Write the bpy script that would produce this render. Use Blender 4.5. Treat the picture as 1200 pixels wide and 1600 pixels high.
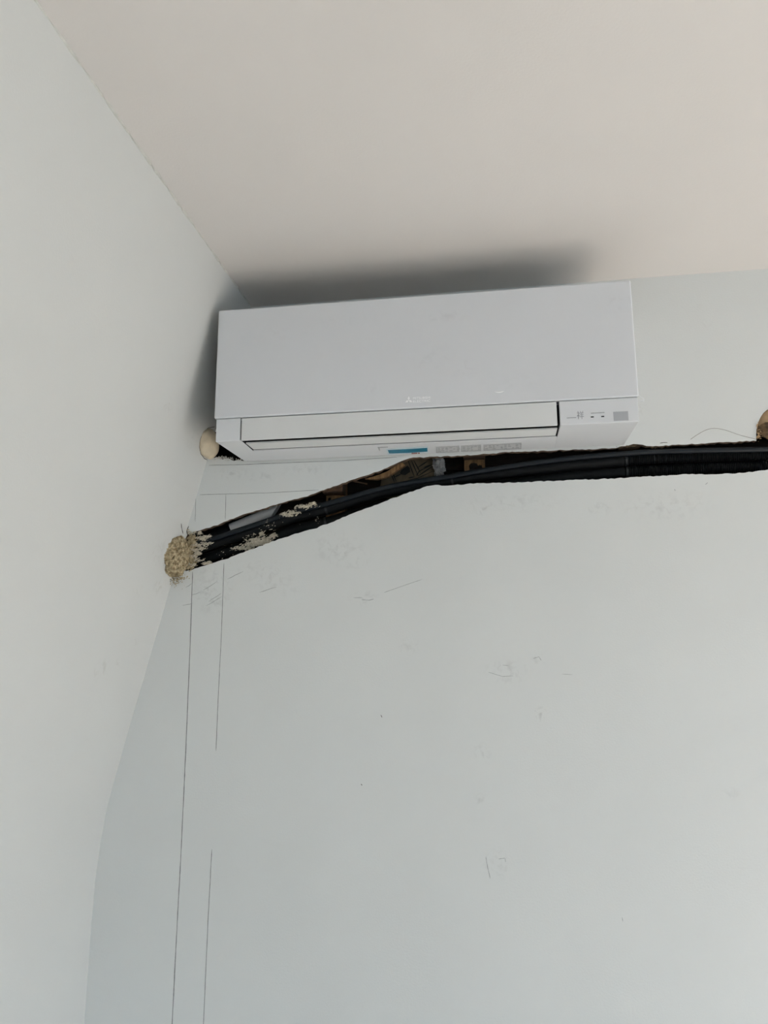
import bpy, bmesh, math, random
from mathutils import Vector, Matrix, noise as mnoise

scene = bpy.context.scene
for o in list(bpy.data.objects):
    bpy.data.objects.remove(o, do_unlink=True)
C = scene.collection
random.seed(7)

# ------------------------------------------------------------------ camera
ZP = 2.05                                   # height of the front panel's lower edge above the floor
ZC = ZP + 0.3375                            # ceiling height
YAW, PITCH, ROLL = -0.15047, 0.19777, -0.00311
CAM = Vector((0.56854, -1.62204, ZP - 0.49682))
FPX = 1200.0                                # focal length for a 1200 x 1600 frame
_r = Vector((math.cos(YAW), -math.sin(YAW), 0))
FW = Vector((math.sin(YAW) * math.cos(PITCH), math.cos(YAW) * math.cos(PITCH), math.sin(PITCH)))
_u = _r.cross(FW)
RT = _r * math.cos(ROLL) + _u * math.sin(ROLL)
UP = _u * math.cos(ROLL) - _r * math.sin(ROLL)
cd = bpy.data.cameras.new('camera')
cd.sensor_fit = 'VERTICAL'
cd.sensor_height = 36.0
cd.sensor_width = 27.0
cd.lens = 36.0 * FPX / 1600.0
cd.clip_start = 0.02
cam = bpy.data.objects.new('camera', cd)
m = Matrix((RT, UP, -FW)).transposed().to_4x4()
m.translation = CAM
cam.matrix_world = m
C.objects.link(cam)
scene.camera = cam

# ------------------------------------------------------------------ sky, sun, window daylight, exposure
w = bpy.data.worlds.new('sky')
scene.world = w
w.use_nodes = True
bg = w.node_tree.nodes['Background']
bg.inputs['Color'].default_value = (0.62, 0.81, 1.0, 1)
SKY = 4.0
bg.inputs['Strength'].default_value = SKY

SUN_STRENGTH = 13.0
sd = bpy.data.lights.new('sun', 'SUN')
sd.energy = SUN_STRENGTH
sd.color = (1.0, 0.95, 0.88)
sd.angle = math.radians(0.6)
sun = bpy.data.objects.new('sun', sd)
C.objects.link(sun)
sun.location = (8, -3, 6)
SUN_DIR = Vector((-1.0, 0.16, -0.69)).normalized()      # way the sunlight travels
sun.rotation_euler = SUN_DIR.to_track_quat('-Z', 'Y').to_euler()

# room box
XR, YF = 4.4, -3.6                          # right wall, wall behind the camera
XL = -0.296                                 # foot of the left wall
DOOR = (-3.1, -0.55, 0.04, 2.12)            # glazed door opening in the right wall: y0, y1, z0, z1
WIN = (1.2, 3.2, 0.85, 2.15)                 # window opening behind the camera: x0, x1, z0, z1
for nm, loc, nrm, sx, sz in (
        ('door_daylight', (XR + 0.12, (DOOR[0] + DOOR[1]) / 2, (DOOR[2] + DOOR[3]) / 2), (-1, 0, 0), DOOR[1] - DOOR[0], DOOR[3] - DOOR[2]),
        ('window_daylight', ((WIN[0] + WIN[1]) / 2, YF - 0.12, (WIN[2] + WIN[3]) / 2), (0, 1, 0), WIN[1] - WIN[0], WIN[3] - WIN[2])):
    ld = bpy.data.lights.new(nm, 'AREA')     # sampling portals for the sky seen through the openings
    ld.shape = 'RECTANGLE'
    ld.size, ld.size_y = sx, sz
    ld.cycles.is_portal = True
    lo = bpy.data.objects.new(nm, ld)
    lo.location = loc
    lo.rotation_euler = Vector(nrm).to_track_quat('-Z', 'Z').to_euler()
    C.objects.link(lo)

scene.view_settings.view_transform = 'Standard'
scene.view_settings.look = 'None'
scene.view_settings.gamma = 1.0
scene.view_settings.use_curve_mapping = False
scene.view_settings.exposure = 1.31

# ------------------------------------------------------------------ helpers: points
def on_plane(x, y, p0, n):
    """point of the photograph (1200 x 1600) carried to the plane through p0 with normal n"""
    d = FW * FPX + RT * (x - 600) - UP * (y - 800)
    n = Vector(n)
    t = (Vector(p0) - CAM).dot(n) / d.dot(n)
    return CAM + d * t

def back(x, y, Y=0.0):
    return on_plane(x, y, (0, Y, 0), (0, 1, 0))

def left(x, y):
    """point on the sloping left wall"""
    return on_plane(x, y, (0.0061, 0, ZC), (1, 0, -0.2515))

# ------------------------------------------------------------------ helpers: materials
def lin(c):
    return tuple((v / 12.92 if v <= 0.04045 else ((v + 0.055) / 1.055) ** 2.4) for v in c)

def mat(name, col, rough=0.6, metal=0.0, spec=0.5, var=0.0, vscale=20.0, bump=0.0, bscale=200.0, col2=None, stretch=None, coat=0.0, detail=4.0):
    """procedural material: base colour varied by noise, fine bump"""
    mt = bpy.data.materials.new(name)
    mt.use_nodes = True
    nt = mt.node_tree
    b = nt.nodes['Principled BSDF']
    b.inputs['Roughness'].default_value = rough
    b.inputs['Metallic'].default_value = metal
    b.inputs['Specular IOR Level'].default_value = spec
    if coat:
        b.inputs['Coat Weight'].default_value = coat
        b.inputs['Coat Roughness'].default_value = 0.15
    tc = nt.nodes.new('ShaderNodeTexCoord')
    vec = tc.outputs['Object']
    if stretch:
        mp = nt.nodes.new('ShaderNodeMapping')
        mp.inputs['Scale'].default_value = stretch
        nt.links.new(vec, mp.inputs['Vector'])
        vec = mp.outputs['Vector']
    n1 = nt.nodes.new('ShaderNodeTexNoise')
    n1.inputs['Scale'].default_value = vscale
    n1.inputs['Detail'].default_value = detail
    nt.links.new(vec, n1.inputs['Vector'])
    mx = nt.nodes.new('ShaderNodeMix')
    mx.data_type = 'RGBA'
    c2 = col2 if col2 else tuple(max(0, v * (1 - var)) for v in col)
    mx.inputs[6].default_value = (*col, 1)
    mx.inputs[7].default_value = (*c2, 1)
    rp = nt.nodes.new('ShaderNodeMapRange')
    rp.inputs['From Min'].default_value = 0.35
    rp.inputs['From Max'].default_value = 0.65
    nt.links.new(n1.outputs['Fac'], rp.inputs['Value'])
    nt.links.new(rp.outputs['Result'], mx.inputs[0])
    nt.links.new(mx.outputs[2], b.inputs['Base Color'])
    if bump:
        n2 = nt.nodes.new('ShaderNodeTexNoise')
        n2.inputs['Scale'].default_value = bscale
        n2.inputs['Detail'].default_value = 3
        nt.links.new(vec, n2.inputs['Vector'])
        bp = nt.nodes.new('ShaderNodeBump')
        bp.inputs['Strength'].default_value = bump
        bp.inputs['Distance'].default_value = 0.002
        nt.links.new(n2.outputs['Fac'], bp.inputs['Height'])
        nt.links.new(bp.outputs['Normal'], b.inputs['Normal'])
    mt['mix'] = mx.name
    return mt

def stains(mt, spots, dirt=(0.28, 0.27, 0.25), nscale=75.0):
    """dirt spots with a shape of their own; spots = (centre xyz, radii xyz, angle about the wall normal, strength, noise scale)
    in the object's own coordinates, which for the setting are world coordinates"""
    nt = mt.node_tree
    b = nt.nodes['Principled BSDF']
    src = b.inputs['Base Color'].links[0].from_socket
    tc = nt.nodes.new('ShaderNodeTexCoord')
    acc = None
    for c, r, ang, st, ns in spots:
        mp = nt.nodes.new('ShaderNodeMapping')
        mp.vector_type = 'TEXTURE'
        mp.inputs['Location'].default_value = c
        mp.inputs['Rotation'].default_value = (0, ang, 0)
        mp.inputs['Scale'].default_value = r
        nt.links.new(tc.outputs['Object'], mp.inputs['Vector'])
        ln = nt.nodes.new('ShaderNodeVectorMath')
        ln.operation = 'LENGTH'
        nt.links.new(mp.outputs['Vector'], ln.inputs[0])
        mr = nt.nodes.new('ShaderNodeMapRange')
        mr.inputs['From Min'].default_value = 1.0
        mr.inputs['From Max'].default_value = 0.0
        mr.inputs['To Min'].default_value = 0.0
        mr.inputs['To Max'].default_value = st
        nt.links.new(ln.outputs['Value'], mr.inputs['Value'])
        if acc is None:
            acc = mr.outputs['Result']
        else:
            ad = nt.nodes.new('ShaderNodeMath')
            ad.operation = 'MAXIMUM'
            nt.links.new(acc, ad.inputs[0])
            nt.links.new(mr.outputs['Result'], ad.inputs[1])
            acc = ad.outputs[0]
    nz = nt.nodes.new('ShaderNodeTexNoise')
    nz.inputs['Scale'].default_value = nscale
    nz.inputs['Detail'].default_value = 3
    nz.inputs['Distortion'].default_value = 0.6
    nt.links.new(tc.outputs['Object'], nz.inputs['Vector'])
    m2 = nt.nodes.new('ShaderNodeMapRange')
    m2.inputs['From Min'].default_value = 0.48
    m2.inputs['From Max'].default_value = 0.75
    nt.links.new(nz.outputs['Fac'], m2.inputs['Value'])
    mu = nt.nodes.new('ShaderNodeMath')
    mu.operation = 'MULTIPLY'
    nt.links.new(acc, mu.inputs[0])
    nt.links.new(m2.outputs['Result'], mu.inputs[1])
    acc = mu.outputs[0]
    mx = nt.nodes.new('ShaderNodeMix')
    mx.data_type = 'RGBA'
    mx.inputs[7].default_value = (*dirt, 1)
    nt.links.new(acc, mx.inputs[0])
    nt.links.new(src, mx.inputs[6])
    nt.links.new(mx.outputs[2], b.inputs['Base Color'])

WALL = (0.71, 0.72, 0.70)
M = {}
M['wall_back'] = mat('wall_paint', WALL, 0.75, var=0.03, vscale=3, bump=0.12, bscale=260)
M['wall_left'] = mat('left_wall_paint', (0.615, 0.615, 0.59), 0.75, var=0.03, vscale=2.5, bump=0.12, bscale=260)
M['wall_plain'] = mat('plain_wall_paint', (0.34, 0.35, 0.35), 0.75, var=0.03, vscale=3, bump=0.1, bscale=260)  # unseen walls, toned darker so they bounce less light into the room
M['ceiling'] = mat('ceiling_paint', (0.72, 0.685, 0.65), 0.8, var=0.03, vscale=2, bump=0.1, bscale=240)
M['floor'] = mat('floor_wood', (0.56, 0.515, 0.475), 0.5, var=0.25, vscale=3, stretch=(1, 12, 1))
M['ground'] = mat('paving', (0.16, 0.16, 0.15), 0.9, var=0.2, vscale=2)
M['rim'] = mat('torn_board_edge', (0.16, 0.10, 0.062), 0.9, var=0.6, vscale=90, bump=0.8, bscale=400)
M['ac'] = mat('white_plastic', (0.70, 0.71, 0.725), 0.38, spec=0.45, var=0.02, vscale=6)
M['ac_panel'] = mat('white_panel_plastic', (0.69, 0.70, 0.72), 0.33, spec=0.5, var=0.02, vscale=6)
M['flap'] = mat('white_flap_plastic', (0.72, 0.725, 0.715), 0.45, spec=0.4, var=0.03, vscale=8)
M['dark'] = mat('dark_outlet', (0.006, 0.006, 0.007), 0.7, var=0.2)
M['seam'] = mat('seam_grey', (0.08, 0.08, 0.085), 0.7, var=0.2)
M['silver_glint'] = mat('silver_glint_print', (0.97, 0.97, 0.98), 0.4, spec=0.8, var=0.01)  # near-white colour paints in the mirror shine of the silver
M['grey_print'] = mat('grey_print', (0.33, 0.34, 0.36), 0.5, var=0.1)
M['faint_print'] = mat('faint_print', (0.47, 0.48, 0.49), 0.5, var=0.25, vscale=300)
M['led'] = mat('black_print', (0.02, 0.02, 0.025), 0.4, var=0.1)
M['receiver'] = mat('receiver_window', (0.43, 0.44, 0.46), 0.3, var=0.05)
M['blue'] = mat('blue_print', (0.015, 0.23, 0.36), 0.5, var=0.35, vscale=60, stretch=(1, 3, 1))
M['sticker'] = mat('sticker_paper', (0.62, 0.72, 0.76), 0.5, var=0.06)
M['label'] = mat('label_film', (0.60, 0.605, 0.605), 0.45, var=0.08, vscale=40)
M['red'] = mat('red_print', (0.35, 0.12, 0.10), 0.5, var=0.2)
M['hose'] = mat('black_insulation', (0.0035, 0.0042, 0.005), 0.6, spec=0.22, var=0.5, vscale=60, bump=0.3, bscale=300)
M['hose_ribbed'] = mat('black_conduit', (0.0045, 0.005, 0.0055), 0.5, spec=0.3, var=0.4, vscale=60)
M['pipe_blue'] = mat('blue_black_pipe', (0.004, 0.007, 0.011), 0.42, spec=0.32, var=0.3, vscale=40)
M['tie'] = mat('cable_tie', (0.012, 0.013, 0.014), 0.45, var=0.2)
M['white_pipe'] = mat('white_pvc', (0.80, 0.77, 0.74), 0.5, var=0.08, vscale=60)
M['wood'] = mat('rough_wood', (0.105, 0.055, 0.028), 0.85, var=0.55, vscale=25, bump=0.6, bscale=120, stretch=(1, 1, 8))
M['wood_raw'] = mat('raw_wood', (0.30, 0.165, 0.07), 0.85, var=0.45, vscale=40, bump=0.6, bscale=150, stretch=(6, 1, 1))
M['wood_dark'] = mat('dark_wood', (0.022, 0.011, 0.007), 0.9, var=0.6, vscale=18, bump=0.6, bscale=90, stretch=(1, 1, 10))
M['kraft'] = mat('brown_board', (0.15, 0.11, 0.065), 0.85, var=0.3, vscale=50, bump=0.3)
M['ink'] = mat('black_ink', (0.012, 0.010, 0.008), 0.8, var=0.2)
M['foam_cream'] = mat('cream_filler', (0.66, 0.57, 0.42), 0.8, var=0.12, vscale=60, bump=0.4, bscale=180)
M['foam_yellow'] = mat('yellow_foam', (0.58, 0.48, 0.31), 0.9, col2=(0.22, 0.16, 0.08), vscale=140, bump=0.9, bscale=260, detail=6)  # brown second colour paints shaded crevices into the foam
M['foam_peach'] = mat('peach_filler', (0.60, 0.40, 0.22), 0.85, var=0.3, vscale=70, bump=0.4, bscale=180)
M['foam_brown'] = mat('brown_old_foam', (0.20, 0.12, 0.055), 0.9, var=0.6, vscale=90, bump=0.9, bscale=200)
M['crust'] = mat('foam_crust', (0.68, 0.62, 0.50), 0.9, col2=(0.44, 0.39, 0.30), vscale=200, bump=0.5)
M['wad'] = mat('grey_wad', (0.42, 0.41, 0.40), 0.8, var=0.4, vscale=90, bump=0.6)
M['scuff'] = mat('scuff_mark', (0.44, 0.45, 0.44), 0.8, var=0.25, vscale=250)
M['pencil'] = mat('pencil_mark', (0.30, 0.31, 0.30), 0.8, var=0.3, vscale=150)
M['crack'] = mat('crack', (0.10, 0.09, 0.08), 0.9, var=0.3, vscale=150)
M['wire'] = mat('thin_wire', (0.20, 0.17, 0.14), 0.5, var=0.2)
M['film'] = mat('clear_film', (0.85, 0.86, 0.87), 0.2, var=0.02)
M['caulk'] = mat('ceiling_caulk', (0.66, 0.65, 0.60), 0.85, var=0.15, vscale=60)
M['frame'] = mat('window_frame_paint', (0.75, 0.75, 0.74), 0.5, var=0.05)
M['metal'] = mat('mount_steel', (0.35, 0.36, 0.37), 0.45, metal=0.7, var=0.2)

# ------------------------------------------------------------------ helpers: objects
ORG = {}
def world_of(o):
    return ORG[o.name] if o else Vector((0, 0, 0))

def empty(name, loc):
    o = bpy.data.objects.new(name, None)
    o.empty_display_size = 0.05
    C.objects.link(o)
    o.location = loc
    ORG[o.name] = Vector(loc)
    return o

def obj(name, bm, m_, parent=None, smooth=False, world_origin=False):
    """link a bmesh given in world coordinates as one mesh object whose origin is its base centre"""
    if world_origin or not bm.verts:
        c = Vector((0, 0, 0))
    else:
        lo = Vector([min(v.co[i] for v in bm.verts) for i in range(3)])
        hi = Vector([max(v.co[i] for v in bm.verts) for i in range(3)])
        c = Vector(((lo.x + hi.x) / 2, (lo.y + hi.y) / 2, lo.z))
    bmesh.ops.translate(bm, verts=bm.verts, vec=-c)
    bmesh.ops.recalc_face_normals(bm, faces=bm.faces)
    me = bpy.data.meshes.new(name)
    for f in bm.faces:
        f.smooth = smooth
    bm.to_mesh(me)
    bm.free()
    mats = m_ if isinstance(m_, (list, tuple)) else [m_]
    for k in mats:
        me.materials.append(M[k])
    o = bpy.data.objects.new(name, me)
    C.objects.link(o)
    o.parent = parent
    o.location = c - world_of(parent)
    ORG[o.name] = c
    return o

def tag(o, label=None, cat=None, group=None, kind=None):
    if label: o['label'] = label
    if cat: o['category'] = cat
    if group: o['group'] = group
    if kind: o['kind'] = kind
    return o

def box(x0, x1, y0, y1, z0, z1, bev=0.0, seg=2, bm=None):
    b = bmesh.new()
    r = bmesh.ops.create_cube(b, size=1.0)
    for v in b.verts:
        v.co = Vector(((x0 + x1) / 2 + v.co.x * (x1 - x0), (y0 + y1) / 2 + v.co.y * (y1 - y0), (z0 + z1) / 2 + v.co.z * (z1 - z0)))
    if bev:
        bmesh.ops.bevel(b, geom=list(b.edges), offset=bev, segments=seg, affect='EDGES', profile=0.5)
    if bm is None:
        return b
    merge(bm, b)
    return bm

def merge(bm, b):
    me = bpy.data.meshes.new('tmp')
    b.to_mesh(me)
    b.free()
    bm.from_mesh(me)
    bpy.data.meshes.remove(me)

def prism(poly, d):
    """closed polygon of points extruded by vector d"""
    b = bmesh.new()
    d = Vector(d)
    a = [b.verts.new(p) for p in poly]
    c = [b.verts.new(Vector(p) + d) for p in poly]
    b.faces.new(a)
    b.faces.new(c[::-1])
    n = len(poly)
    for i in range(n):
        b.faces.new((a[i], a[(i + 1) % n], c[(i + 1) % n], c[i]))
    return b

def catmull(pts, step):
    pts = [Vector(p) for p in pts]
    P = [pts[0] * 2 - pts[1]] + pts + [pts[-1] * 2 - pts[-2]]
    out = []
    for i in range(1, len(P) - 2):
        p0, p1, p2, p3 = P[i - 1:i + 3]
        n = max(2, int((p2 - p1).length / step))
        for k in range(n):
            t = k / n
            out.append(0.5 * ((2 * p1) + (p2 - p0) * t + (2 * p0 - 5 * p1 + 4 * p2 - p3) * t * t + (3 * p1 - p0 - 3 * p2 + p3) * t ** 3))
    out.append(pts[-1])
    return out

def tube(path, rad, seg=14, cap=True):
    """rad: number or function(i, point)"""
    b = bmesh.new()
    rings = []
    n = len(path)
    up = Vector((0, 1, 0))
    for i, p in enumerate(path):
        t = (path[min(i + 1, n - 1)] - path[max(i - 1, 0)]).normalized()
        a = t.cross(up)
        if a.length < 1e-4: a = t.cross(Vector((0, 0, 1)))
        a.normalize()
        c = t.cross(a).normalized()
        r = rad(i, p) if callable(rad) else rad
        rings.append([b.verts.new(p + (a * math.cos(q) + c * math.sin(q)) * r) for q in [2 * math.pi * k / seg for k in range(seg)]])
    for i in range(n - 1):
        for k in range(seg):
            b.faces.new((rings[i][k], rings[i][(k + 1) % seg], rings[i + 1][(k + 1) % seg], rings[i + 1][k]))
    if cap:
        b.faces.new(rings[0])
        b.faces.new(rings[-1][::-1])
    return b

def lump(c, r, sub=4, amp=0.25, freq=2.0, seed=0, fine=0.0, ffreq=8.0):
    b = bmesh.new()
    bmesh.ops.create_icosphere(b, subdivisions=sub, radius=1.0)
    s = Vector((seed * 3.1, seed * 1.7, seed * 2.3))
    for v in b.verts:
        d = 1 + amp * mnoise.noise(v.co * freq + s) + (fine * mnoise.noise(v.co * ffreq + s) if fine else 0)
        v.co = Vector((v.co.x * r[0], v.co.y * r[1], v.co.z * r[2])) * d + Vector(c)
    return b

def strip(pts, width, nrm, proud=0.0003, thick=0.0004, wob=0.0):
    """thin mark lying on a surface: a ribbon along pts"""
    b = bmesh.new()
    pts = [Vector(p) for p in pts]
    nrm = Vector(nrm).normalized()
    n = len(pts)
    rows = []
    for i, p in enumerate(pts):
        t = (pts[min(i + 1, n - 1)] - pts[max(i - 1, 0)]).normalized()
        s = t.cross(nrm).normalized()
        wd = width * (0.75 + 0.5 * random.random()) * (0.35 if i in (0, n - 1) else 1)
        q = p + s * (random.random() - 0.5) * wob
        rows.append([b.verts.new(q + s * wd / 2 + nrm * proud), b.verts.new(q - s * wd / 2 + nrm * proud),
                     b.verts.new(q - s * wd / 2 - nrm * thick), b.verts.new(q + s * wd / 2 - nrm * thick)])
    for i in range(n - 1):
        for k in range(4):
            b.faces.new((rows[i][k], rows[i][(k + 1) % 4], rows[i + 1][(k + 1) % 4], rows[i + 1][k]))
    b.faces.new(rows[0]); b.faces.new(rows[-1][::-1])
    return b

def between(a, b_, n):
    a, b_ = Vector(a), Vector(b_)
    return [a.lerp(b_, i / n) for i in range(n + 1)]

# ================================================================== THE SETTING
# ---- openings in the back wall (outline of the broken-out chase, traced on the wall plane)
UPPER = [(293, 836), (305, 831), (322, 826), (340, 820), (375, 806), (426, 790), (460, 780), (480, 775), (497, 769), (535, 755), (585, 738.5), (610, 729),
         (632, 719), (640, 715.5), (672, 714), (700, 713), (760, 709.5), (795, 706), (850, 704.5), (885, 703), (935, 701.5), (962, 700), (970, 697.5), (982, 696),
         (990, 694), (1004, 694.5), (1010, 697), (1020, 697), (1050, 695.5), (1096, 693), (1140, 690.5), (1182, 688.5)]
ARC = [(1181.5, 680), (1183, 666), (1187, 654), (1193, 645), (1202, 638), (1214, 634), (1228, 637), (1238, 646), (1243, 660), (1243, 675), (1241, 686)]
TAIL_UP = [(1300, 682), (1500, 672)]
LOWER = [(1500, 722), (1300, 730), (1200, 734), (1160, 739), (1112, 741), (1072, 741), (1036, 743.5), (1000, 745), (960, 747.5), (900, 750), (850, 752), (805, 754), (760, 755),
         (730, 756), (700, 759), (680, 758), (667, 760), (640, 769), (610, 780), (585, 790), (560, 799), (540, 807), (517, 817), (505, 820), (490, 827), (477, 829),
         (450, 838), (425, 846), (400, 856), (380, 863), (352, 874), (325, 882), (300, 890), (290, 893)]
LEFT_END = [(284, 880), (282, 862), (286, 846)]

def densify(pts, step, jit, jfun=None):
    out = []
    n = len(pts)
    for i in range(n):
        a, b_ = Vector(pts[i]), Vector(pts[(i + 1) % n])
        k = max(1, int((b_ - a).length / step))
        for j in range(k):
            p = a.lerp(b_, j / k)
            s = jit
            out.append((p.x + random.uniform(-s, s) * 0.6, p.y + random.uniform(-s, s)))
    return out

chase_px = densify(UPPER + ARC + TAIL_UP + LOWER + LEFT_END, 5.0, 0.75)
chase = [back(x, y) for x, y in chase_px]
corner_px = densify([(332, 676), (345, 672), (358, 690), (388, 721.5), (376, 719), (366, 720), (356, 716.5), (348, 718), (340, 714.5), (331, 716)], 3.0, 0.5)
corner_hole = [back(x, y) for x, y in corner_px]

BT = 0.0125                                  # thickness of the board
def wall_with_holes():
    b = bmesh.new()
    def loop(pts):
        vs = [b.verts.new(p) for p in pts]
        es = [b.edges.new((vs[i], vs[(i + 1) % len(vs)])) for i in range(len(vs))]
        return vs, es
    outer = [(-0.5, 0, 0), (XR + 0.1, 0, 0), (XR + 0.1, 0, ZC + 0.05), (-0.5, 0, ZC + 0.05)]
    edges = []
    vo, eo = loop(outer); edges += eo
    holes = []
    for h in (chase, corner_hole):
        vh, eh = loop(h); edges += eh; holes.append(vh)
    bmesh.ops.triangle_fill(b, use_beauty=True, use_dissolve=False, edges=edges)
    for f in b.faces: f.material_index = 0
    for vh in holes:                          # broken edge of the board, ragged on the far side
        far = [b.verts.new(v.co + Vector((random.uniform(-1, 1) * 0.0012, BT * random.uniform(0.8, 1.2), random.uniform(-1, 1) * 0.0012))) for v in vh]
        for i in range(len(vh)):
            f = b.faces.new((vh[i], vh[(i + 1) % len(vh)], far[(i + 1) % len(vh)], far[i]))
            f.material_index = 1
    return b
bmw = wall_with_holes()
me = bpy.data.meshes.new('wall_back')
bmesh.ops.recalc_face_normals(bmw, faces=bmw.faces)
bmw.to_mesh(me); bmw.free()
me.materials.append(M['wall_back']); me.materials.append(M['rim'])
wall_back = bpy.data.objects.new('wall_back', me)
C.objects.link(wall_back)
ORG['wall_back'] = Vector((0, 0, 0))
tag(wall_back, 'pale grey painted back wall with a ragged chase broken into it', kind='structure')

# solid wall behind the cavity, closed at its edges
b = box(-0.5, XR + 0.1, 0.10, 0.25, 0, ZC + 0.05)
box(-0.5, -0.33, 0.002, 0.10, 0, ZC + 0.05, bm=b)
box(XR, XR + 0.1, 0.002, 0.10, 0, ZC + 0.05, bm=b)
box(-0.33, XR, 0.002, 0.10, 0, 0.05, bm=b)
box(-0.33, XR, 0.002, 0.10, ZC - 0.01, ZC + 0.05, bm=b)
tag(obj('wall_core', b, 'wood_dark', wall_back, world_origin=True))
# dark boards across the back of the cavity
z = ZP - 0.42
k = 0
while z < ZP + 0.12:
    h = (0.052, 0.047, 0.055)[k % 3]
    obj('cavity_board', box(-0.32, 2.2, 0.078 + 0.003 * (k % 2), 0.097, z, z + h - 0.004, 0.0015, 1), 'wood_dark', wall_back)
    z += h
    k += 1

# ---- left wall: upright below, leaning in over the room above (profile swept along the room)
prof = [(XL, -2.05), (XL, -1.15), (-0.2955, -1.03), (-0.2925, -0.93), (-0.2865, -0.86), (-0.2775, -0.795), (-0.264, -0.735), (-0.2485, -0.672), (-0.2335, -0.612)]
prof = [(x, ZP + z_) for x, z_ in prof] + [(0.0061 - 0.2515 * (0.3375 - z_), ZP + z_) for z_ in (-0.40, -0.1, 0.2, 0.3375, 0.40)]
b = bmesh.new()
def sweep(b, prof, y0, y1, n):
    rows = []
    for j in range(n + 1):
        y = y0 + (y1 - y0) * j / n
        rows.append([b.verts.new((x, y, z_)) for x, z_ in prof])
    m_ = len(prof)
    for j in range(n):
        for i in range(m_ - 1):
            b.faces.new((rows[j][i], rows[j][i + 1], rows[j + 1][i + 1], rows[j + 1][i]))
    return rows
closed = prof + [(prof[-1][0] - 0.15, prof[-1][1]), (XL - 0.25, prof[-1][1]), (XL - 0.25, 0.0), prof[0]]
rows = sweep(b, closed, 0.0, YF - 0.1, 12)
bmesh.ops.remove_doubles(b, verts=b.verts, dist=1e-6)
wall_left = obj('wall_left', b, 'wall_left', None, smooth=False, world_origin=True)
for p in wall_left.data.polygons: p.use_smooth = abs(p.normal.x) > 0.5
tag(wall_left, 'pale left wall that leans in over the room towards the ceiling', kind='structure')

# ---- ceiling, floor, right wall with glazed door, wall behind the camera with a window
tag(obj('ceiling', box(-0.6, XR + 0.25, YF - 0.25, 0.25, ZC, ZC + 0.2), 'ceiling', None, world_origin=True), 'smooth warm white painted ceiling', kind='structure')
tag(obj('floor', box(-0.6, XR + 0.25, YF - 0.25, 0.25, -0.2, 0.0), 'floor', None, world_origin=True), 'warm wooden floor', kind='structure')
b = box(XR, XR + 0.25, YF - 0.25, DOOR[0], 0, ZC)
box(XR, XR + 0.25, DOOR[1], 0.0, 0, ZC, bm=b)
box(XR, XR + 0.25, DOOR[0], DOOR[1], DOOR[3], ZC, bm=b)
tag(obj('wall_right', b, 'wall_plain', None, world_origin=True), 'grey right wall with a wide glazed door opening', kind='structure')
b = box(XL - 0.2, WIN[0], YF - 0.25, YF, 0, ZC)
box(WIN[1], XR, YF - 0.25, YF, 0, ZC, bm=b)
box(WIN[0], WIN[1], YF - 0.25, YF, WIN[3], ZC, bm=b)
box(WIN[0], WIN[1], YF - 0.25, YF, 0, WIN[2], bm=b)
tag(obj('wall_front', b, 'wall_plain', None, world_origin=True), 'grey wall behind the viewer with a window opening', kind='structure')
b = box(XR + 0.05, XR + 0.11, DOOR[0], DOOR[0] + 0.06, 0.0, DOOR[3])
box(XR + 0.05, XR + 0.11, DOOR[1] - 0.06, DOOR[1], 0.0, DOOR[3], bm=b)
box(XR + 0.05, XR + 0.11, DOOR[0], DOOR[1], DOOR[3] - 0.06, DOOR[3], bm=b)
box(XR + 0.05, XR + 0.11, DOOR[0], DOOR[1], 0.0, 0.06, bm=b)
box(XR + 0.05, XR + 0.11, (DOOR[0] + DOOR[1]) / 2 - 0.04, (DOOR[0] + DOOR[1]) / 2 + 0.04, 0.0, DOOR[3], bm=b)
tag(obj('door_1', b, 'frame', None, world_origin=True), 'white frame of the wide glazed door in the right wall', kind='structure')
b = box(WIN[0], WIN[0] + 0.05, YF - 0.11, YF - 0.05, WIN[2], WIN[3])
box(WIN[1] - 0.05, WIN[1], YF - 0.11, YF - 0.05, WIN[2], WIN[3], bm=b)
box(WIN[0], WIN[1], YF - 0.11, YF - 0.05, WIN[3] - 0.05, WIN[3], bm=b)
box(WIN[0], WIN[1], YF - 0.11, YF - 0.05, WIN[2], WIN[2] + 0.05, bm=b)
tag(obj('window_1', b, 'frame', None, world_origin=True), 'white window frame in the wall behind the viewer', kind='structure')
tag(obj('ground', box(-12, 16, -16, 8, -0.5, -0.21), 'ground', None, world_origin=True), 'paved ground outside the room', kind='structure')

# ---- outside the openings: unseen house and wall added to cut off low sky
tag(obj('sky_blocking_house', box(-9, 10, -13, -12, -0.21, 4.4), 'wall_plain', None, world_origin=True), 'unseen house added across the yard to cut off low sky at the window', kind='structure')
tag(obj('sky_blocking_wall', box(9.6, 9.9, -11, 7, -0.21, 2.4), 'wall_plain', None, world_origin=True), 'unseen wall added outside the glazed door to block low sky', kind='structure')

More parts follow.
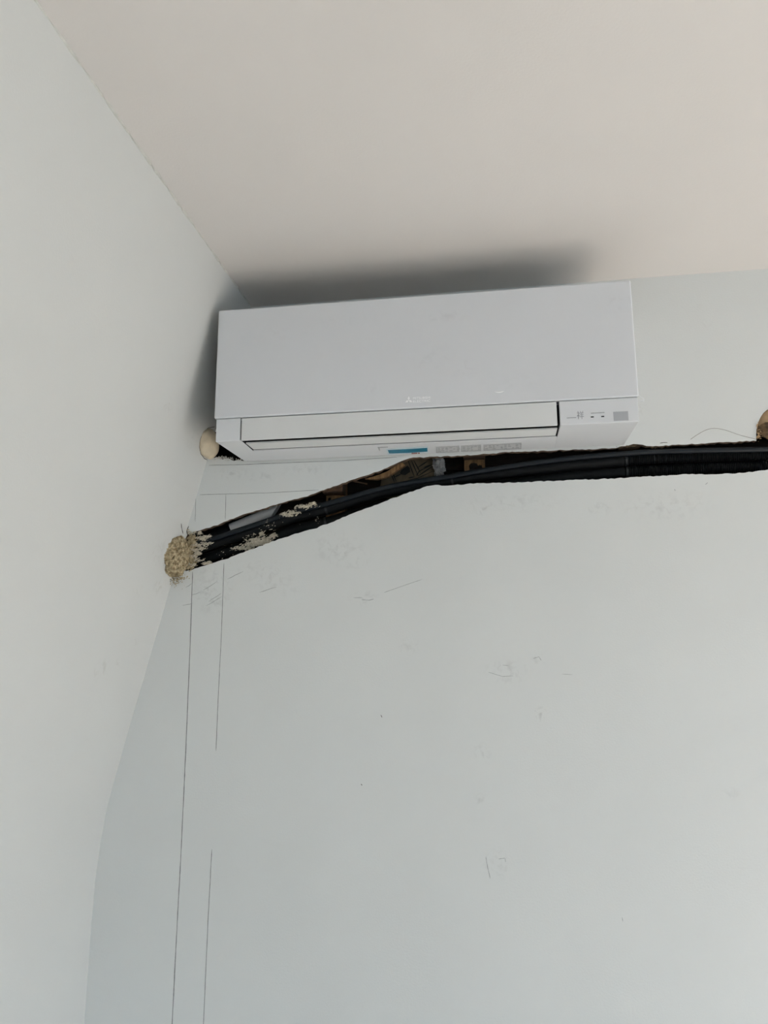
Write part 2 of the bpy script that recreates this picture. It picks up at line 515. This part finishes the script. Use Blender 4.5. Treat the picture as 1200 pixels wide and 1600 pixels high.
# ---- marks on the walls: pencil lines, scuffs, cracks
NB, NL = (0, -1, 0), (1, 0, -0.2515)
def mark(name, pts, width, wall=wall_back, fn=back, nrm=NB, m_='pencil', n=10, wob=0.0004):
    full = []
    for i in range(len(pts) - 1):
        seg = between(fn(*pts[i]), fn(*pts[i + 1]), n)
        full += seg if i == 0 else seg[1:]
    return obj(name, strip(full, width, nrm, wob=wob), m_, wall)
mark('pencil_line', [(312, 773), (352, 772), (420, 770), (498, 765.5)], 0.0010, n=8)
mark('pencil_line', [(306, 774), (305, 815)], 0.0009)
mark('pencil_line', [(301, 893), (297, 1010), (290, 1180), (283, 1330), (277, 1440), (269, 1600), (262, 1700)], 0.0017, n=14, wob=0.0003)
mark('pencil_line', [(353, 772), (352, 812)], 0.0010)
mark('pencil_line', [(350, 880), (346, 990), (341, 1090), (337.5, 1173)], 0.0013, n=14, wob=0.0003)
mark('pencil_line', [(331, 1327), (325, 1440), (318, 1600), (313, 1700)], 0.0012, n=14, wob=0.0003)
mark('pencil_line', [(326, 727), (380, 726), (450, 723), (520, 720.5), (620, 714.5)], 0.0011, n=8)
mark('scuff_mark', [(759, 1338), (762, 1356), (766, 1373)], 0.0012, n=5, m_='scuff')
mark('scuff_mark', [(779, 1342), (789, 1341), (790, 1347)], 0.0010, n=4, m_='scuff')
mark('scuff_mark', [(565, 937), (577, 938), (584, 936)], 0.0013, n=4, m_='scuff')
mark('scuff_mark', [(552, 934), (566, 934)], 0.0009, n=4, m_='scuff')
mark('scuff_mark', [(600, 926), (625, 917), (660, 905)], 0.0010, n=5, m_='scuff')
mark('scuff_mark', [(763, 1050), (785, 1057), (802, 1056)], 0.0010, n=5, m_='scuff')
mark('scuff_mark', [(785, 1039), (795, 1040)], 0.0009, n=3, m_='scuff')
mark('scuff_mark', [(833, 1029), (842, 1026), (846, 1032)], 0.0010, n=4, m_='scuff')
mark('scuff_mark', [(878, 1053), (895, 1054)], 0.0008, n=3, m_='scuff')
mark('scuff_mark', [(972, 1433), (973, 1440)], 0.0012, n=2, m_='scuff')
mark('scuff_mark', [(595, 1117), (597, 1121)], 0.0018, n=2, m_='crack')
mark('scuff_mark', [(564, 1225), (566, 1227)], 0.0016, n=2, m_='crack')
for a, c in (((285, 946), (301, 943)), ((322, 947), (347, 932)), ((326, 940), (346, 927)), ((300, 930), (314, 925)), ((318, 922), (340, 908)), ((405, 926), (432, 917)), ((355, 905), (380, 893)), ((290, 918), (300, 912))):
    mark('scuff_mark', [a, c], 0.0011, n=4, wob=0.001, m_='scuff')
mark('crack', [(283, 818), (284, 826), (286, 834)], 0.0020, wall_left, left, NL, 'crack', 4)
mark('crack', [(295, 822), (292, 829), (293, 836)], 0.0018, wall_back, back, NB, 'crack', 4)
mark('crack', [(1031, 692.5), (1036, 691.5), (1043, 691.5)], 0.0014, m_='crack', n=3)
mark('scuff_mark', [(1102, 757), (1106, 754)], 0.0016, n=3, m_='scuff')
mark('scuff_mark', [(1054, 764), (1055, 767)], 0.0016, n=3, m_='scuff')

def S(x, y, rx, ry, st, ns=3.0, ang=0.0, fn=back):
    c = fn(x, y)
    k = 1.36e-3
    return (tuple(c), (rx * k, 0.05 if fn is back else ry * k, ry * k) if fn is back else (0.05, rx * k * 2.2, ry * k), ang, st, ns)
stains(M['wall_back'], [
    S(530, 860, 60, 35, 0.35, 3.5, 0.35), S(420, 900, 70, 30, 0.30, 3.5, 0.4), S(330, 925, 45, 40, 0.45, 4, 0.5), S(755, 797, 16, 10, 0.5, 3), S(935, 796, 22, 14, 0.4, 3),
    S(570, 935, 30, 14, 0.4, 4), S(795, 1048, 40, 22, 0.35, 4), S(845, 1115, 11, 12, 0.55, 2.5), S(842, 1030, 14, 10, 0.4, 3), S(752, 1175, 16, 16, 0.4, 3.5),
    S(750, 1250, 14, 10, 0.35, 3), S(775, 1350, 26, 26, 0.25, 4), S(640, 1010, 22, 16, 0.2, 4), S(1040, 790, 80, 30, 0.25, 6), S(800, 785, 100, 20, 0.22, 6),
    S(360, 740, 40, 12, 0.4, 4), S(410, 745, 30, 10, 0.35, 4), S(480, 735, 60, 14, 0.2, 4), S(1005, 640, 14, 12, 0.3, 3), S(1140, 1240, 20, 14, 0.18, 3), S(1105, 505, 10, 8, 0.35, 3),
    S(330, 900, 40, 16, 0.35, 5, 0.3), S(545, 752, 20, 8, 0.35, 3)])
stains(M['wall_left'], [
    S(157, 1048, 12, 20, 0.5, 2.5, 0, left), S(185, 1035, 8, 8, 0.35, 2.5, 0, left), S(262, 632, 10, 14, 0.35, 3, 0, left), S(250, 915, 12, 20, 0.4, 4, 0, left),
    S(248, 860, 14, 40, 0.30, 3, 0, left), S(215, 925, 10, 14, 0.3, 3, 0, left), S(212, 1000, 8, 10, 0.25, 3, 0, left), S(300, 690, 12, 30, 0.25, 3, 0, left)], dirt=(0.34, 0.31, 0.25))

# uneven paint line where ceiling and left wall meet
path = [Vector((0.0061 + 0.0006 * mnoise.noise(Vector((y * 9, 0, 3))), y, ZC - 0.0004)) for y in [-0.02 - 0.02 * i for i in range(75)]]
obj('caulk_line', tube(path, lambda i, p: 0.0022 + 0.0022 * mnoise.noise(Vector((p.y * 22, 1.3, 0))), 6), 'caulk', wall_left)

# ================================================================== THE AIR CONDITIONER
W_, D_, ZT, ZB = 0.838, -0.1875, ZP + 0.2384, ZP - 0.049
ac = empty('air_conditioner', (W_ / 2, -0.09, ZP - 0.049))
tag(ac, 'white wall-mounted split air conditioner hung just under the ceiling', 'air conditioner')
XA, XB = 0.0045, 0.8355                      # body sides
FX0, FX1 = 0.0585, 0.6855                    # flap
RISE = 0.0075                                # underside rises a little towards the wall
def zu(y): return ZB + RISE * (y - D_) / (-D_)
def slab(x0, x1, ya, yb, ztop, bev=0.0016):
    """block between ya (front) and yb (back) whose underside follows the sloping underside"""
    bb = prism([(x0, ya, zu(ya)), (x0, yb, zu(yb)), (x0, yb, ztop), (x0, ya, ztop)], (x1 - x0, 0, 0))
    bmesh.ops.bevel(bb, geom=list(bb.edges), offset=bev, segments=2, affect='EDGES', profile=0.5)
    return bb
b = box(XA, XB, -0.168, -0.004, ZP - 0.004, ZT - 0.004, 0.003)
merge(b, slab(FX0 - 0.004, FX1 + 0.006, -0.098, -0.004, ZP - 0.002))
obj('body', b, 'ac', ac)
obj('left_end_cap', slab(XA, 0.0560, D_ + 0.0005, -0.004, ZP - 0.0008), 'ac', ac)
ind = obj('indicator_cap', slab(0.6905, XB, D_ + 0.0005, -0.004, ZP - 0.0008), 'ac', ac)
obj('mounting_plate', box(0.09, 0.75, -0.0045, 0.0, ZP + 0.02, ZT - 0.03), 'metal', ac)
# louvred top grille behind the front panel
for i in range(7):
    y = -0.15 + i * 0.02
    obj('intake_slat', box(0.03, 0.808, y, y + 0.006, ZT - 0.004, ZT - 0.0005), 'ac', ac)
panel = obj('front_panel', box(0.0, W_, D_ - 0.0015, -0.165, ZP, ZT, 0.0034, 4), 'ac_panel', ac)
def SP(x, y, rx, ry, st):
    p_ = on_plane(x, y, (0, D_ - 0.0015, 0), (0, 1, 0)) - ORG[panel.name]
    return (tuple(p_), (rx * 1.3e-3, 0.05, ry * 1.3e-3), 0.0, st, 3)
stains(M['ac_panel'], [SP(695, 495, 40, 12, 0.30), SP(580, 606, 10, 14, 0.30), SP(675, 560, 40, 35, 0.16), SP(725, 577, 26, 20, 0.2), SP(430, 525, 30, 20, 0.14), SP(360, 630, 20, 10, 0.2),
                       SP(960, 470, 20, 30, 0.16), SP(800, 600, 60, 18, 0.14), SP(540, 500, 80, 18, 0.10)], dirt=(0.42, 0.42, 0.42), nscale=55)
# outlet lining, flap and vane
b = box(0.0563, 0.6902, -0.1765, -0.101, ZP - 0.009, ZP - 0.0045)
box(0.0563, 0.6902, -0.1035, -0.1005, ZP - 0.044, ZP - 0.0045, bm=b)
box(0.0561, 0.0566, -0.183, -0.101, ZP - 0.046, ZP - 0.0045, bm=b)
box(0.6899, 0.6904, -0.183, -0.101, ZP - 0.046, ZP - 0.0045, bm=b)
obj('air_outlet', b, 'dark', ac)
flap = obj('flap', box(FX0, FX1, D_ + 0.0002, D_ + 0.0065, ZB + 0.0008, ZP - 0.0016, 0.0012, 2), 'flap', ac)
va, vb = -0.1570, -0.1075
bb = prism([(FX0, va, zu(va) + 0.0012), (FX0, vb, zu(vb) + 0.0004), (FX0, vb, zu(vb) + 0.004), (FX0, va, zu(va) + 0.0045)], (FX1 + 0.002 - FX0, 0, 0))
bmesh.ops.bevel(bb, geom=list(bb.edges), offset=0.0008, segments=2, affect='EDGES')
obj('vane', bb, 'flap', ac)

# ---- printing on the front
def flat(name, poly, parent, m_, y=D_ - 0.0015, t=0.0004):
    return obj(name, prism([(x, y, z_) for x, z_ in poly], (0, -t, 0)), m_, parent)
def text_mesh(body, size, xspan, z0, y, m_, parent, name, zspan=None):
    cu = bpy.data.curves.new('txt', 'FONT')
    cu.body = body
    cu.size = size
    cu.extrude = 0.00012
    to = bpy.data.objects.new('txt', cu)
    C.objects.link(to)
    dg = bpy.context.evaluated_depsgraph_get()
    dg.update()
    ev = to.evaluated_get(dg)
    tm = ev.to_mesh()
    bm_ = bmesh.new()
    bm_.from_mesh(tm)
    ev.to_mesh_clear()
    bpy.data.objects.remove(to, do_unlink=True)
    bpy.data.curves.remove(cu)
    if not bm_.verts:
        bm_.free()
        return None
    x0, x1 = min(v.co.x for v in bm_.verts), max(v.co.x for v in bm_.verts)
    y0, y1 = min(v.co.y for v in bm_.verts), max(v.co.y for v in bm_.verts)
    s = (xspan[1] - xspan[0]) / (x1 - x0)
    sz = s if zspan is None else zspan / (y1 - y0)
    for v in bm_.verts:
        v.co = Vector((xspan[0] + (v.co.x - x0) * s, y - 0.0002 + v.co.z, z0 + (v.co.y - y0) * sz))
    return obj(name, bm_, m_, parent)
cx, cz, L = 0.4014, ZP + 0.0165, 0.0082
for ang in (90, 210, 330):
    a = math.radians(ang)
    d1, d2 = Vector((math.cos(a + math.pi / 6), math.sin(a + math.pi / 6))), Vector((math.cos(a - math.pi / 6), math.sin(a - math.pi / 6)))
    l = L / 1.732 * 0.98
    poly = [(cx, cz), (cx + d1.x * l, cz + d1.y * l), (cx + (d1.x + d2.x) * l, cz + (d1.y + d2.y) * l), (cx + d2.x * l, cz + d2.y * l)]
    flat('logo_diamond', poly, panel, 'silver_glint')
text_mesh('MITSUBISHI', 0.01, (0.4100, 0.4440), ZP + 0.0178, D_ - 0.0015, 'silver_glint', panel, 'logo_lettering', 0.0046)
text_mesh('ELECTRIC', 0.01, (0.4100, 0.4440), ZP + 0.0112, D_ - 0.0015, 'silver_glint', panel, 'logo_lettering', 0.0046)
# small raised crescent on the panel, its glint painted near-white
pts = [Vector((0.5781 + 0.0095 * math.sin(t), D_ - 0.0015, ZP + 0.0262 - 0.0032 * math.cos(t))) for t in [(-1.25 + 2.5 * i / 12) for i in range(13)]]
obj('dimple_glint', tube(pts, lambda i, p: 0.0012 * math.sin(math.pi * (i + 0.6) / 13.2), 8), 'silver_glint', panel)
yi = D_ + 0.0005
# caption, symbol, two lamps and the signal window on the right-hand cap
flat('caption_line', [(0.7035, ZP - 0.0358), (0.7210, ZP - 0.0360), (0.7210, ZP - 0.0348), (0.7035, ZP - 0.0346)], ind, 'grey_print', yi)
if text_mesh('\u7965', 0.01, (0.7224, 0.7352), ZP - 0.0385, yi, 'grey_print', ind, 'printed_symbol', 0.0158) is None:
    pass
flat('caption_line', [(0.7485, ZP - 0.0290), (0.7735, ZP - 0.0290), (0.7735, ZP - 0.0272), (0.7485, ZP - 0.0272)], ind, 'faint_print', yi)
for x in (0.7506, 0.7698):
    flat('indicator_lamp', [(x - 0.0027, ZP - 0.0368), (x + 0.0027, ZP - 0.0368), (x + 0.0027, ZP - 0.0345), (x - 0.0027, ZP - 0.0345)], ind, 'led', yi)
bb = box(0.7895, 0.8165, yi - 0.0004, yi + 0.001, ZP - 0.0455, ZP - 0.0275, 0.0003, 1)
obj('signal_window', bb, 'receiver', ind)
# wisp of clear film at the panel's right corner
pts = [(0.8375, -0.186, ZP + 0.004), (0.8415, -0.187, ZP - 0.001), (0.8465, -0.187, ZP - 0.004), (0.8455, -0.187, ZP - 0.010), (0.8405, -0.186, ZP - 0.009)]
obj('film_tab', tube(catmull(pts, 0.001), 0.0007, 6), 'film', panel)

# ---- stickers on the underside
NU = Vector((0, -RISE / -D_, 1)).normalized()
def under(x, y):
    p = on_plane(x, y, (0, D_, ZB), NU)
    return p
def usticker(name, px, parent, m_, t=0.0004, off=0.0):
    return obj(name, prism([under(x, y) - NU * off for x, y in px], -NU * t), m_, parent)
st = usticker('sticker', [(603, 701.5), (669, 697), (668.5, 707.5), (606, 710.5)], ac, 'sticker')
tag(st, 'narrow blue and white sticker on the underside')
usticker('blue_band', [(606, 703), (635, 701.5), (667.5, 699.5), (668, 705), (640, 707), (615, 708), (608, 708)], st, 'blue', off=0.0004)
usticker('red_text', [(643, 707.3), (652, 706.9), (652, 708.6), (643, 709)], st, 'red', off=0.0004)
usticker('red_text', [(653, 707), (656, 706.9), (656, 708.4), (653, 708.6)], st, 'red', off=0.0004)
usticker('corner_mark', [(590, 698.5), (592.5, 698.5), (594, 704), (592.5, 704)], ac, 'faint_print')
usticker('corner_mark', [(590, 699), (606, 698), (606, 699), (591, 700)], ac, 'faint_print')
# pictogram labels: three frames of small grey drawings
for (x0, x1) in ((681, 718), (720, 752), (755, 815)):
    def yy(x): return 697.5 - 0.047 * (x - 681)
    lab = usticker('warning_label', [(x0, yy(x0)), (x1, yy(x1)), (x1, yy(x1) + 10.2), (x0, yy(x0) + 10.2)], ac, 'label')
    for a, c in ((0.8, 1.5), (9.0, 9.7)):
        usticker('frame_line', [(x0 + 1, yy(x0) + a), (x1 - 1, yy(x1) + a), (x1 - 1, yy(x1) + c), (x0 + 1, yy(x0) + c)], lab, 'faint_print', off=0.0004)
    for xx in (x0 + 1, x1 - 1.8):
        usticker('frame_line', [(xx, yy(xx) + 1), (xx + .9, yy(xx) + 1), (xx + .9, yy(xx) + 9.5), (xx, yy(xx) + 9.5)], lab, 'faint_print', off=0.0004)
    n = int((x1 - x0) / 6)
    for i in range(n):
        xa = x0 + 3 + i * 6 + random.uniform(-.6, .6)
        for r_ in range(3):
            if random.random() < 0.8:
                ya = yy(xa) + 2.2 + r_ * 2.3 + random.uniform(-.4, .4)
                lw = random.uniform(2.5, 5.2)
                usticker('pictogram_stroke', [(xa, ya), (xa + lw, ya - 0.2), (xa + lw, ya + 0.9), (xa, ya + 1.1)], lab, 'faint_print', off=0.0004)

# ================================================================== PIPES IN THE CHASE
def route(px, Y, step=0.006):
    return catmull([back(x, y, Y) for x, y in px], step)
RB = 0.0142
B_px = [(272, 868), (300, 858), (335, 848), (415, 822), (465, 805), (510, 795), (590, 771), (660, 758), (700, 752), (750, 744), (800, 737), (880, 727.5), (960, 720), (1040, 715), (1200, 710), (1350, 703), (1560, 694)]
C_px = [(272, 888), (300, 880), (335, 870), (415, 846), (465, 828), (510, 818), (590, 794), (660, 777), (700, 770), (760, 762), (860, 750), (960, 740), (1040, 735.5), (1200, 729), (1350, 723), (1560, 714)]
A_px = [(285, 856), (335, 841), (415, 815), (465, 798), (510, 787.5), (590, 765), (640, 754.5), (700, 745), (740, 738), (790, 730), (880, 717.5), (960, 710), (1020, 706), (1100, 704), (1200, 702), (1350, 696), (1470, 691)]
X_RIB = back(976, 735, 0.02).x
PITCH_R = 0.0034
def hose(name, px, Y, r, label, cat='conduit'):
    rt = empty(name, back(*px[0], Y))
    tag(rt, label, cat)
    path = catmull([back(x, y, Y) for x, y in px], 0.005)
    i0 = min(i for i, p in enumerate(path) if p.x > X_RIB)
    obj('insulated_section', tube(path[:i0 + 1], lambda i, p: r * (1 + 0.035 * mnoise.noise(Vector((p.x * 22, r * 100, 0)))), 18), 'hose', rt, smooth=True)
    fine = []
    for i in range(i0, len(path) - 1):
        fine.append(path[i])
    q = catmull(fine, PITCH_R / 4)
    # resample evenly and alternate radius
    out = [q[0]]; acc = 0
    for i in range(1, len(q)):
        acc += (q[i] - q[i - 1]).length
        if acc >= PITCH_R / 4:
            out.append(q[i]); acc = 0
    obj('ribbed_section', tube(out, lambda i, p: r * 0.93 + (0.0007, 0.0011, 0.0, -0.0007)[i % 4], 14), 'hose_ribbed', rt, smooth=False)
    for x in (511, 705, 979):
        a = min(path, key=lambda p: abs(p.x - back(x, 740, Y).x))
        j = path.index(a)
        t = (path[j + 1] - a).normalized()
        obj('cable_tie', tube([a - t * 0.0022, a + t * 0.0022], r * 1.06, 18), 'tie', rt)
    return rt
hose('refrigerant_hose', B_px, 0.028, RB, 'upper black insulated hose of the pair running along the chase')
hose('drain_hose', C_px, 0.036, RB, 'lower black insulated hose hugging the bottom edge of the chase')
rt = obj('smooth_pipe', tube(route(A_px, 0.005, 0.006), 0.0062, 12), 'pipe_blue', None, smooth=True)
tag(rt, 'thin smooth blue-black pipe lying on top of the hose pair', 'pipe')
# black sleeve ending in a white plastic pipe, upper left end of the chase
D_px = [(270, 852), (300, 845), (335, 836), (362, 827)]
rt = empty('sleeved_pipe', back(362, 827, 0.03))
tag(rt, 'short white plastic pipe stuck in a black sleeve at the upper chase edge', 'pipe')
obj('black_sleeve', tube(route(D_px, 0.053), 0.0125, 16), 'hose', rt, smooth=True)
pa, pb = back(361, 826.5, 0.042), back(432, 797, 0.052)
ax = (pb - pa).normalized()
b = tube([pa, pa.lerp(pb, 0.5), pb], 0.0128, 24)
for v in b.verts:                               # oblique far end
    if (v.co - pb).dot(ax) > -0.005:
        v.co += ax * (v.co - pb).dot(Vector((0, 0, 1))) * 1.5
obj('white_pipe', b, 'white_pipe', rt, smooth=False)

# ================================================================== TIMBER AND SCRAPS IN THE CAVITY
def stud(x0, x1, yref, ylow, label, face):
    """notched vertical batten behind the board: front half cut off along the chase, rear half running on down"""
    a, c = back(x0, yref, BT).x, back(x1, yref, BT).x
    rt = empty('wall_batten', (0.5 * (a + c), 0.03, ZP - 0.4))
    tag(rt, label, 'batten', 'notched battens in the chase')
    zcut = back((x0 + x1) / 2, yref, BT).z
    sl = (back(x1, 0.0, BT).z - back(x0, 0.0, BT).z) * 0
    b_ = box(a, c, BT + 0.0005, 0.050, zcut - 0.001, ZP + 0.2, 0.0008, 1)
    obj('cut_end', b_, 'wood', rt)
    obj('rear_half', box(a + 0.001, c - 0.001, 0.0505, 0.0765, ZP - 0.45, ZP + 0.2, 0.0008, 1), face, rt)
    return rt, a, c, zcut
r1, a, c, zc = stud(503, 535, 768, 790, 'left notched wooden batten, under the pencil line at the slanting chase edge', 'wood_raw')
obj('drill_hole', lump(back(515, 780, 0.0505), (0.0035, 0.001, 0.004), 2, 0.2), 'ink', r1)
r2, a, c, zc = stud(723, 757.5, 711, 740, 'middle notched wooden batten with drilled knots, below the warning labels', 'wood_raw')
for x, y, rx, rz in ((737, 730, 0.0055, 0.0085), (742, 729, 0.006, 0.008), (749, 732, 0.0065, 0.007), (743, 735, 0.010, 0.006)):
    obj('drill_hole', lump(back(x, y, 0.0505), (rx, 0.0015, rz), 4, 0.5, 2.6, x, 0.2, 6), 'wood_dark', r2)
r3, a, c, zc = stud(967, 1001.5, 698, 710, 'right wooden batten end below the right corner of the air conditioner', 'wood')

# brown board with black lines printed on it
rt = empty('printed_board', back(640, 760, 0.058))
tag(rt, 'scrap of brown board with a black line pattern wedged in the chase', 'board')
PB = 0.052
board_px = [(592, 775), (596, 748), (618, 724), (630, 700), (690, 700), (686, 730), (680, 765), (640, 785)]
obj('board', prism([back(x, y, PB) for x, y in board_px], (0, 0.006, 0)), 'kraft', rt)
def zpx(x, y): return (590 + x / 9.23, 680 + y / 9.23)
def pline(p, wpx=1.6):
    pts = [back(*zpx(*q), PB) for q in p]
    full = []
    for i in range(len(pts) - 1):
        seg = between(pts[i], pts[i + 1], 3); full += seg if i == 0 else seg[1:]
    obj('printed_line', strip(full, wpx * 0.00138, NB, proud=0.0005), 'ink', rt)
for p in ([(430, 340), (530, 600)], [(490, 370), (585, 590)], [(585, 590), (790, 450)], [(560, 585), (600, 520), (790, 420)], [(575, 470), (720, 375)], [(520, 360), (620, 545)],
          [(330, 690), (560, 620)], [(235, 610), (350, 555)], [(190, 545), (245, 680)], [(215, 540), (270, 670)], [(440, 620), (530, 600)], [(420, 690), (800, 520)], [(660, 470), (760, 430)]):
    pline(p)
obj('printed_patch', prism([back(*zpx(x, y), PB) for x, y in ((320, 545), (345, 505), (430, 440), (465, 470), (470, 530), (400, 575), (350, 570))], (0, -0.0006, 0)), 'ink', rt)
b = lump(back(686, 728, 0.040), (0.0115, 0.012, 0.021), 5, 0.7, 2.2, 3, 0.4, 6)
tag(obj('crumpled_wad', b, 'wad'), 'crumpled grey-white wad beside the brown patterned board', 'scrap')
# splinters of wood hanging from the slanting upper edge
b = tube(catmull([back(552, 752, 0.02), back(560, 753.5, 0.018), back(574, 756, 0.016)], 0.004), lambda i, p: 0.0016, 5)
tag(obj('wood_splinter', b, 'wood'), 'thin splinter of wood hanging below the slanting chase edge', 'splinter')
b = prism([back(x, y, 0.016) for x, y in ((570, 748), (586, 744), (604, 737), (628, 722), (632, 726), (606, 745), (588, 749))], (0, 0.012, 0))
tag(obj('wood_lath', b, 'wood_raw'), 'brown strip of lath along the slanting chase edge left of the patterned board', 'lath')

# ================================================================== FILLED HOLES AND CRUST
# smooth cream plug beside the air conditioner's lower left corner
b = lump((-0.0785, -0.020, ZP + 0.0005), (0.0215, 0.043, 0.0345), 5, 0.07, 1.6, 5)
tag(obj('hole_plug', b, 'foam_cream', smooth=True), "smooth cream filler plug beside the air conditioner's lower left corner", 'filler')
mark('crack', [(336, 667), (326, 668), (318, 675), (313, 686), (311.5, 698), (313.5, 709), (319, 716), (325, 719)], 0.0013, wall_left, left, NL, 'crack', 4, 0.0012)
def crumbs(name, spots, Y, m_, parent=None, dirn=None, smin=0.6, smax=2.0, stretch_=1.8, flatn=0.5):
    """one crust of small irregular flakes; spots = (x px, y px, spread px x, spread px y, count)"""
    bm_ = bmesh.new()
    for x, y, sx, sy, n in spots:
        for i in range(n):
            p = back(x + random.gauss(0, sx), y + random.gauss(0, sy), Y + random.uniform(-0.002, 0.002))
            s = random.uniform(smin, smax) * 0.00136
            t = bmesh.new()
            bmesh.ops.create_icosphere(t, subdivisions=1, radius=1)
            ang = random.gauss(0.36, 0.28)
            rot = Matrix.Rotation(-ang, 3, 'Y')
            for v in t.verts:
                q = Vector((v.co.x * s * random.uniform(1, stretch_), v.co.y * s * flatn, v.co.z * s * 0.8)) * (1 + random.uniform(-.25, .25))
                v.co = rot @ q + p
            merge(bm_, t)
    o = obj(name, bm_, m_, parent)
    o['kind'] = 'stuff'
    return o
# rough yellow foam where the pipes leave through the corner
fm = empty('expanding_foam', back(278, 900, -0.005))
tag(fm, 'rough yellowish foam lump in the corner around the ends of the hoses', 'foam')
b = lump((-0.1440, -0.016, ZP - 0.254), (0.026, 0.053, 0.0485), 6, 0.10, 1.8, 2, 0.08, 7)
for v in b.verts:
    n_ = mnoise.noise(v.co * 140) * 0.0020 + mnoise.noise(v.co * 320) * 0.0032
    v.co.y -= n_; v.co.x += n_
obj('foam_body', b, 'foam_yellow', fm)
crumbs('foam_fringe', [(299, 849, 4, 6, 300), (297, 871, 4, 8, 320), (294, 884, 5, 3.5, 130)], -0.001, 'foam_yellow', fm, smin=0.35, smax=1.4, stretch_=3.0)
for n_, (x_, y_, l_, q_) in enumerate([(306, 834, 7, 60), (312, 842, 9, 90), (321, 838, 8, 60), (310, 851, 8, 80), (322, 849, 8, 50), (307, 859, 6, 60), (316, 864, 8, 70), (303, 869, 6, 60), (311, 874, 6, 40), (302, 882, 5, 50), (326, 880, 9, 50), (316, 856, 6, 30)]):
    crumbs('foam_streak', [(x_ + random.uniform(-l_, l_), y_ + random.uniform(-1.5, 1.5), 2.6, 1.2, q_ // 3) for _ in range(3)], -0.002, 'crust', fm, smin=0.3, smax=1.1, stretch_=4.0)
crumbs('foam_rim', [(280, 903, 7, 2.5, 120), (263, 893, 3, 4, 60), (275, 911, 5, 4, 50)], -0.014, 'foam_yellow', fm, smin=0.3, smax=1.1)
o = crumbs('plaster_crust', [(404, 847, 8, 2.2, 260), (398, 846, 4, 3, 120), (416, 844, 4, 2.5, 120), (409, 834, 1.6, 2.2, 50), (380, 857, 8, 1.5, 110), (391, 852, 6, 1.5, 80), (427, 837, 3, 2.5, 60)], 0.014, 'crust', smin=0.3, smax=1.3, stretch_=3.5)
tag(o, 'whitish crust of dried foam on the lower hose below the white pipe', 'crust')
o = crumbs('plaster_crust', [(447, 804, 4, 1.6, 110), (458, 801, 5, 1.6, 80), (476, 791, 7, 1.4, 110), (488, 787, 3, 1.2, 60)], -0.002, 'crust', smin=0.3, smax=1.2, stretch_=3.5)
tag(o, 'whitish crust of dried foam on the upper hose left of the first batten', 'crust')
o = crumbs('plaster_specks', [(420, 820, 7, 4, 22), (495, 812, 1.5, 1.5, 5), (392, 838, 8, 3, 34), (432, 791, 1, 1, 8), (470, 812, 20, 6, 8), (350, 860, 14, 8, 16)], -0.002, 'crust', smin=0.25, smax=0.7)
tag(o, 'scattered pale specks on the black hoses right of the foam lump', 'specks')
o = crumbs('plaster_crumbs', [(344, 716, 5, 1.4, 110), (356, 717, 5, 1.2, 60), (372, 719, 8, 0.8, 40)], 0.001, 'caulk', smin=0.3, smax=1.0)
tag(o, "loose plaster crumbs along the hole edge under the air conditioner's left end", 'crumbs')
o = crumbs('plaster_crumbs', [(966, 698, 5, 1.2, 60), (985, 696, 7, 1.2, 60), (800, 706, 10, 0.8, 30), (1025, 698, 10, 1.5, 40)], 0.002, 'kraft', smin=0.3, smax=0.9)
tag(o, 'brown board crumbs along the upper chase edge at the right batten', 'crumbs')

# peach filler in the hole at the right edge, old brown foam below it
hp = empty('wall_hole_filler', back(1212, 690, 0.01))
tag(hp, 'peach filler with old brown foam in the round hole at the right', 'filler')
b = lump(back(1214, 658, 0.012), (0.043, 0.013, 0.036), 5, 0.07, 1.5, 9)
obj('peach_filler', b, 'foam_peach', hp, smooth=True)
b = lump(back(1215, 673, 0.001), (0.037, 0.010, 0.019), 5, 0.25, 1.8, 4, 0.12, 6)
obj('old_foam', b, 'foam_brown', hp)
crumbs('foam_rim', [(1186, 682, 1.5, 4, 30), (1190, 676, 2.5, 4, 20), (1184, 672, 1, 8, 30)], -0.002, 'foam_peach', hp, smin=0.3, smax=0.9)

# loose thin wire springing from the hole edge
b = tube(catmull([back(1079, 686.5, -0.002), back(1090, 679, -0.004), back(1103, 672, -0.006), back(1116, 669.3, -0.007), (back(1133, 672, -0.006)), back(1155, 679.5, -0.004), back(1182, 686.5, -0.001)], 0.002), 0.00042, 6)
tag(obj('thin_wire', b, 'wire'), 'thin loose wire arching on the wall near the right-hand hole', 'wire')
